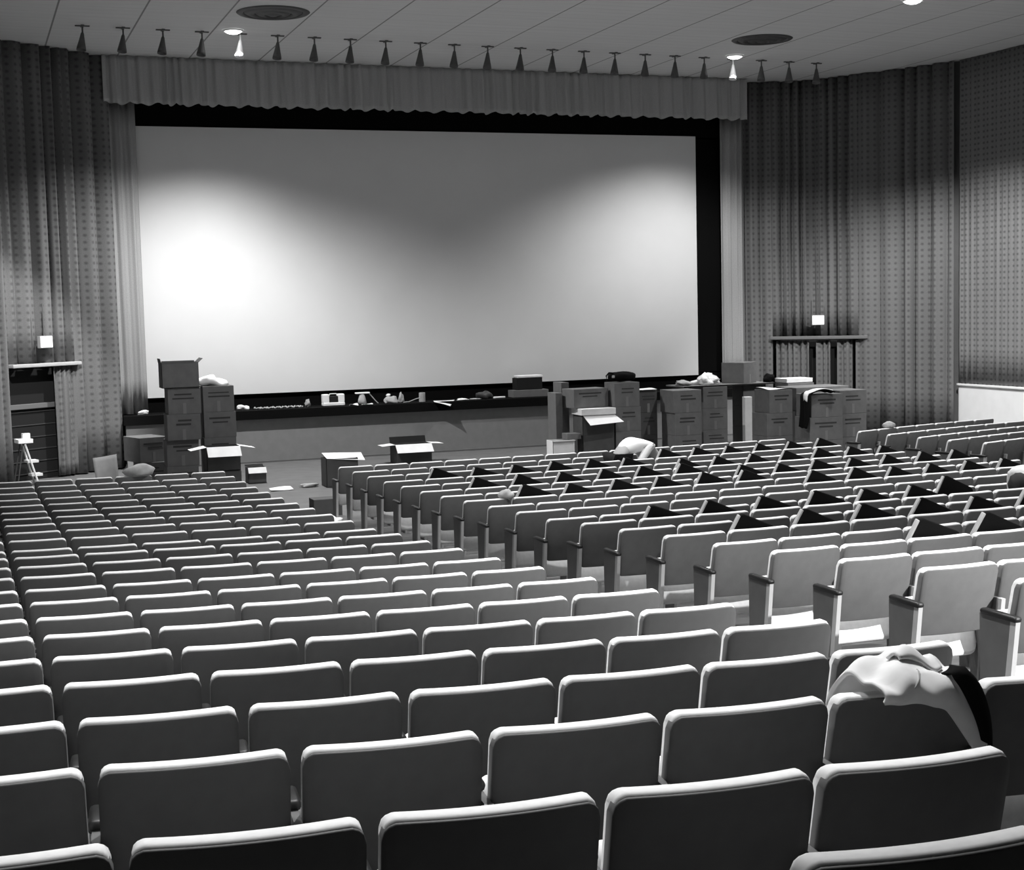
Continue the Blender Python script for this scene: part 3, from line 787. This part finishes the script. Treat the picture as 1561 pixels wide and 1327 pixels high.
obj('seam', tube(bmesh.new(), seam(.42, .24, .52, .97), .0028, 5), 'greycloth', t)
obj('seam', tube(bmesh.new(), seam(.70, .40, .50, .46), .0028, 5), 'greycloth', t)
def fsl(u, v):
    # dark lining showing where the front edge folds open
    c = fjk(.66 + .27 * u, .50 + .36 * u); wd = .012 + .055 * math.sin(PI * min(1, .1 + u * .8))
    return c + Vector((wd * v, -.020 - .012 * math.sin(PI * v), .016 + .022 * (1 - u) * v - .030 * u * v - .035 * u))
draped('lining', None, None, fsl, 16, 8, 'pad', .010, t)
def fcuff(u, v):
    a = v * 2 * PI; return Vector((.165 + .036 * math.cos(a) - .012 * u, -.085 - .03 * math.sin(a) + .02 * u, -.215 - .10 * u))
draped('sleeve_end', None, None, fcuff, 6, 14, 'beige', .008, t)

# grey bundles lying on seats
x = lx(3) + .37
lump('cloth_bundle', 'light grey striped cloth bundle on the front row of the left block', 'bundle', (x, yrow(22, x, 'L') + .03, zt(22) + .003), (.215, .12, .17), 'greycloth', 25, .14)
k = 15; x = rx(k, 1) - .06
lump('cloth_bundle', 'small grey bundle on a seat top at the edge of the padded row', 'bundle', (x, yrow(k, x, 'R') + .03, zt(k) + .003), (.09, .08, .09), 'greycloth', 26, .2)
lump('paper_bag', 'small pale bag on the second seat of the front wing-block row', 'bag', (15.52, 22.72, zt(22) + .003), (.11, .08, .12), 'greycloth', 33, .2)
# folded card at the front of the left block
sheet('cardboard_sheet', 'grey sheet of cardboard leaning on the curtain side of the front row', 'cardboard', [(2.15, 28.0, .02), (2.55, 28.0, .02), (2.55, 28.35, .62), (2.12, 28.35, .58)], 'card', 27, .01)

# step ladder in the exit
t = thing('step_ladder', 'pale step ladder standing in the dark exit doorway', 'ladder', (.98, 29.72, 0), .25)
for s in (-.13, .13):
    obj('rail', tube(bmesh.new(), [(.20, s, .005), (-.02, s * .8, .82)], .020, 6), 'alum', t)
for s in (-.12, .12):
    obj('rear_leg', tube(bmesh.new(), [(-.20, s, .005), (-.05, s * .8, .82)], .012, 6), 'vent', t)
for z in (.18, .44): obj('step', BX(-.08 + .20 * (1 - z / .82), .13 + .20 * (1 - z / .82), -.12, .12, z, z + .05, .004), 'alum', t)
obj('top_step', BX(-.15, .13, -.14, .14, .82, .90, .008), 'white', t)
obj('tool_tray', BX(-.02, .13, .02, .12, .90, 1.0, .01), 'alum', t)

# ------------------------------------------------------------------ ceiling fixtures
def zc(p): return (p[0], p[1], ZC)
for (x, y, r, lab) in ((5.46, 26.76, .65, 'round dark ceiling vent above the carton-stack side of the screen'), (15.59, 27.23, .62, 'round dark ceiling vent above the jacket side of the screen')):
    t = thing('ceiling_vent', lab, 'vent', (x, y, ZC), 0, 'round ceiling vents')
    obj('outer_ring', lathe(bmesh.new(), [(r * .80, -.004), (r * .84, -.03), (r * .96, -.02), (r, -.002)], 48), 'vent', t, True)
    obj('cone_ring', lathe(bmesh.new(), [(r * .50, -.02), (r * .54, -.05), (r * .72, -.03), (r * .79, -.006)], 48), 'vent', t, True)
    obj('cone_ring', lathe(bmesh.new(), [(r * .22, -.03), (r * .26, -.065), (r * .42, -.045), (r * .49, -.016)], 48), 'vent', t, True)
    obj('centre_cap', lathe(bmesh.new(), [(.005, -.07), (r * .1, -.068), (r * .21, -.04)], 32), 'vent', t, True)
    obj('dark_throat', lathe(bmesh.new(), [(.005, -.003), (r * .82, -.003)], 48), 'mask', t)
LAMPS = [(5.06, 28.58, 'white ceiling lamp above the five-high carton stack'), (16.01, 29.15, 'white ceiling lamp above the jacket cartons'), (16.27, 23.05, 'white ceiling lamp at the top edge, nearer than the vents')]
for x, y, lab in LAMPS:
    t = thing('ceiling_lamp', lab, 'lamp', (x, y, ZC), 0, 'ceiling lamps')
    obj('trim_ring', lathe(bmesh.new(), [(.15, -.012), (.165, -.03), (.19, -.025), (.20, -.002)], 32), 'white', t, True)
    obj('lamp_glass', lathe(bmesh.new(), [(.004, -.075), (.08, -.068), (.135, -.045), (.155, -.012)], 32), 'lamp', t, True)
SPX = [128, 186, 249, 308, 366, 424, 480, 535, 588, 641, 692, 742, 793, 841, 888, 935, 981, 1026, 1071, 1116, 1161, 1202, 1243]
n = len(SPX)
sp0 = None
def spot_fixture(lit):
    t = bpy.data.objects.new('ceiling_spotlight', None); COL.objects.link(t); t.empty_display_size = .1
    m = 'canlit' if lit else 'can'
    bm = bmesh.new(); box(bm, -.13, .13, -.025, .025, -.02, 0, .004); box(bm, -.03, .03, -.09, .09, -.024, -.0, .004); obj('mount_plate', bm, 'can', t)
    obj('stem', tube(bmesh.new(), [(0, 0, -.02), (0, .0, -.13)], .016), m, t)
    mx = Matrix.Translation((0, .0, -.12)) @ Matrix.Rotation(math.radians(-9), 4, 'X') @ Matrix.Rotation(math.radians(7), 4, 'Y')
    obj('can', lathe(bmesh.new(), [(.014, .0), (.03, -.03), (.042, -.10), (.062, -.20), (.082, -.29), (.088, -.34), (.078, -.335), (.05, -.2), (.012, -.18)], 20, mx), m, t, True)
    return t
pr = {}
for i in range(n):
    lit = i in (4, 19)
    x = 2.33 + .7285 * i
    if lit not in pr: t = pr[lit] = spot_fixture(lit)
    else: t = copy_tree(pr[lit])
    t.location = (x, 28.72 + .042 * i, ZC)
    tag(t, (f'bright ceiling spotlight, {ORD[i]} from the left end of the row above the screen' if lit else f'small dark ceiling spotlight, {ORD[i]} from the left end of the row above the screen'), 'spotlight', 'row of ceiling spotlights above the screen')

# ------------------------------------------------------------------ people
def skin_mesh(name, J, E, m, par, sub=2, root=0):
    """J: list of (xyz, radius); E: edges; one continuous skinned surface"""
    me = bpy.data.meshes.new(name); me.from_pydata([Vector(j[0]) for j in J], E, [])
    me.materials.append(M[m]); o = bpy.data.objects.new(name, me); COL.objects.link(o); o.parent = par
    s = o.modifiers.new('skin', 'SKIN'); s.use_smooth_shade = True
    for i, j in enumerate(J):
        r = j[1]; o.data.skin_vertices[0].data[i].radius = r if isinstance(r, tuple) else (r, r)
    o.data.skin_vertices[0].data[root].use_root = True
    u = o.modifiers.new('smooth', 'SUBSURF'); u.levels = sub; u.render_levels = sub
    return o
def person(label, loc, rz, hip, mid, chest, neck, head, elbows, hands, knees, feet, shirt='white'):
    t = thing('person', label, 'person', loc, rz)
    V = Vector
    hip, mid, chest, neck, head = map(V, (hip, mid, chest, neck, head))
    ax = (chest - hip).normalized(); side = V((0, 1, 0))
    J = [(hip, (.15, .12)), (mid, (.145, .115)), (chest, (.17, .125)), (neck, .06), (head, (.095, .10))]
    E = [(0, 1), (1, 2), (2, 3), (3, 4)]
    shirtJ = [(hip + ax * .03, (.165, .135)), (mid, (.165, .135)), (chest, (.19, .145)), (chest + (neck - chest) * .7, .085)]; shirtE = [(0, 1), (1, 2), (2, 3)]
    trJ = [(hip, (.165, .135))]; trE = []
    for s, el, ha in ((-1, elbows[0], hands[0]), (1, elbows[1], hands[1])):
        sh = chest + side * s * .17; el = V(el); ha = V(ha)
        b = len(J); J += [(sh, .058), (el, .043), (ha, .030)]; E += [(2, b), (b, b + 1), (b + 1, b + 2)]
        d = (ha - el).normalized(); palm = ha + d * .07
        q = len(J); J.append((palm, (.040, .018))); E.append((b + 2, q))
        sd = d.cross(V((1, 0, 0))); sd = sd.normalized() if sd.length > .1 else V((0, 1, 0)); cu = sd.cross(d)
        for fi, (o_, ln) in enumerate(((-.030, .062), (-.010, .074), (.010, .070), (.030, .055))):
            f0 = len(J); base = palm + d * .03 + sd * o_
            J += [(base, .0095), (base + d * ln * .55 + cu * .008, .0088), (base + d * ln + cu * .03, .0078)]; E += [(q, f0), (f0, f0 + 1), (f0 + 1, f0 + 2)]
        f0 = len(J); J += [(palm - d * .02 + sd * -.045, .011), (palm + d * .02 + sd * -.07 + cu * .01, .0095)]; E += [(q, f0), (f0, f0 + 1)]
        c = len(shirtJ); shirtJ += [(sh, .078), (el, .058), (el + (ha - el) * .62, .05)]; shirtE += [(2, c), (c, c + 1), (c + 1, c + 2)]
    for s, kn, ft in ((-1, knees[0], feet[0]), (1, knees[1], feet[1])):
        kn = V(kn); ft = V(ft); hj = hip + side * s * .09 - V((0, 0, .05))
        b = len(J); J += [(hj, .085), (kn, .058), (ft + V((0, 0, .08)), .04), (ft + V((.15, 0, .035)), (.04, .03))]; E += [(0, b), (b, b + 1), (b + 1, b + 2), (b + 2, b + 3)]
        c = len(trJ); trJ += [(hj, .105), (kn, .075), (ft + V((0, 0, .14)), .062)]; trE += [(0, c), (c, c + 1), (c + 1, c + 2)]
    skin_mesh('body', J, E, 'skin', t)
    skin_mesh('shirt', shirtJ, shirtE, shirt, t)
    skin_mesh('trousers', trJ, trE, 'trousers', t)
    # head detail: hair cap, ears, nose, brow
    hd = (head - neck).normalized(); fwd = side.cross(hd).normalized()
    sd = fwd.cross(hd).normalized()
    R = Matrix((sd, fwd, hd)).transposed().to_4x4()
    bm = bmesh.new(); bmesh.ops.create_uvsphere(bm, u_segments=24, v_segments=16, radius=1)
    for v in list(bm.verts):
        if v.co.y > .45 and v.co.z < .35: bm.verts.remove(v)
    for v in bm.verts:
        w = 1 + .03 * math.sin(11 * v.co.x + 7 * v.co.z) + .02 * math.sin(17 * v.co.y)
        v.co = Matrix.Translation(head + hd * .02) @ R @ V((v.co.x * .108 * w, v.co.y * .122 * w - .012, v.co.z * .128 * w))
    h = obj('hair', bm, 'hair', t, True); so = h.modifiers.new('thickness', 'SOLIDIFY'); so.thickness = .014
    bm = bmesh.new(); tube(bm, [head + fwd * .09 + hd * .03, head + fwd * .122 - hd * .015, head + fwd * .10 - hd * .025], [.010, .016, .012], 8); obj('nose', bm, 'skin', t, True)
    for s in (-1, 1):
        bm = bmesh.new(); bmesh.ops.create_uvsphere(bm, u_segments=10, v_segments=8, radius=1)
        for v in bm.verts: v.co = Matrix.Translation(head + sd * s * .098 - hd * .01) @ R @ V((v.co.x * .012, v.co.y * .02, v.co.z * .034))
        obj('ear', bm, 'skin', t, True)
        bm = bmesh.new(); bmesh.ops.create_uvsphere(bm, u_segments=10, v_segments=8, radius=.014)
        for v in bm.verts: v.co += head + fwd * .088 + sd * s * .034 + hd * .012
        obj('eye', bm, 'hair', t, True)
    bm = bmesh.new(); tube(bm, [head + fwd * .092 + sd * -.024 - hd * .058, head + fwd * .10 - hd * .06, head + fwd * .092 + sd * .024 - hd * .058], .007, 6); obj('mouth', bm, 'hair', t, True)
    return t
fz = zt(20) - SEAT_H - .05
person('person in a white shirt bending low between the seat rows below the black bag', (9.50, 20.60, fz + .05), .12,
       (-.28, 0, .86), (-.06, 0, 1.04), (.20, 0, 1.01), (.36, 0, .90), (.43, 0, .76), [(.02, -.15, .76), (.24, .16, .76)], [(-.04, -.10, .54), (.20, .10, .52)],
       [(-.12, -.1, .46), (-.16, .1, .46)], [(-.38, -.1, .0), (-.34, .1, .0)])
fz = zt(11) - SEAT_H - .04
person('dark-haired person in a pale shirt bending down at the picture edge among the padded seats', (10.60, 12.93, fz - .055), -2.6,
       (-.34, 0, .86), (-.16, 0, 1.0), (.04, 0, 1.02), (.17, 0, .98), (.30, 0, .93), [(-.06, -.20, .76), (-.04, .22, .76)], [(.06, -.14, .54), (.08, .16, .52)],
       [(-.20, -.1, .46), (-.22, .1, .46)], [(-.30, -.1, .0), (-.28, .1, .0)], 'beige')

# ------------------------------------------------------------------ light
def spot(name, x, y, z, watts, half, blend, tgt=None, rad=.12):
    l = bpy.data.lights.new(name, 'SPOT'); l.energy = watts; l.spot_size = math.radians(half * 2); l.spot_blend = blend; l.shadow_soft_size = rad
    o = bpy.data.objects.new(name, l); COL.objects.link(o); o.location = (x, y, z)
    if tgt: o.rotation_euler = (Vector(tgt) - Vector((x, y, z))).to_track_quat('-Z', 'Y').to_euler()
    return o
SPOTS = [  # x, y, watts, half angle, blend
    (5.06, 28.58, 3400, 65, .80), (16.01, 29.15, 1650, 65, .78), (16.27, 23.05, 1500, 54, .5),
    (5.06, 22.6, 900, 52, .5), (5.06, 16.8, 1900, 54, .6), (16.2, 17.0, 1900, 54, .6), (4.6, 11.0, 1800, 52, .6), (16.2, 11.0, 1800, 54, .6), (10.6, 20, 1600, 54, .6), (10.6, 13, 1200, 54, .6),
    (2.6, 6.4, 2300, 44, .7), (9.0, 5.5, 1200, 52, .8), (0.3, 9.5, 500, 50, .8), (-.2, 5.6, 900, 38, .8)]
for i, (x, y, w, h, b) in enumerate(SPOTS): spot('lamp_or_fill_beam', x, y, ZC - (.30 if i < 2 else .10), w, h, b, rad=.08)
spot('lamp_or_fill_beam', 11.5, -2.5, ZC - .2, 21000, 16, 1.0, (6.5, 5.3, 1.2))  # unseen spot added to brighten the near right-block seat backs
spot('lamp_or_fill_beam', 1.6, 22.4, ZC - .15, 4200, 17, .45, (.5, 30.2, 1.2))  # fill spot out of view, added to lift the left curtain
spot('lamp_or_fill_beam', 17.2, 22.4, ZC - .15, 3700, 32, .62, (20.7, 29.0, .0))  # another added spot, unseen, brightening the right curtain and wall cloth
w = bpy.data.worlds.new('world'); SC.world = w; w.use_nodes = True
w.node_tree.nodes['Background'].inputs[0].default_value = (.02, .02, .02, 1)

# ------------------------------------------------------------------ camera
F, YAW, PIT, ROL = 2269.73, .3505935, .0861209, .0238211
cy, sy, cp, sp_ = math.cos(YAW), math.sin(YAW), math.cos(PIT), math.sin(PIT)
fwd = Vector((sy * cp, cy * cp, -sp_)); right = Vector((cy, -sy, 0)); down = fwd.cross(right)
r2 = right * math.cos(ROL) + down * math.sin(ROL); d2 = -right * math.sin(ROL) + down * math.cos(ROL)
cam = bpy.data.cameras.new('camera'); co = bpy.data.objects.new('camera', cam); COL.objects.link(co)
cam.sensor_fit = 'HORIZONTAL'; cam.sensor_width = 36; cam.lens = F * 36 / 1561; cam.clip_start = .05; cam.clip_end = 200
mw = Matrix((r2, -d2, -fwd)).transposed().to_4x4(); mw.translation = Vector((0, 0, H0)); co.matrix_world = mw
SC.camera = co

SC.view_settings.view_transform = 'Standard'; SC.view_settings.look = 'None'; SC.view_settings.gamma = 1.0; SC.view_settings.exposure = 0.0
SC.view_settings.use_curve_mapping = False
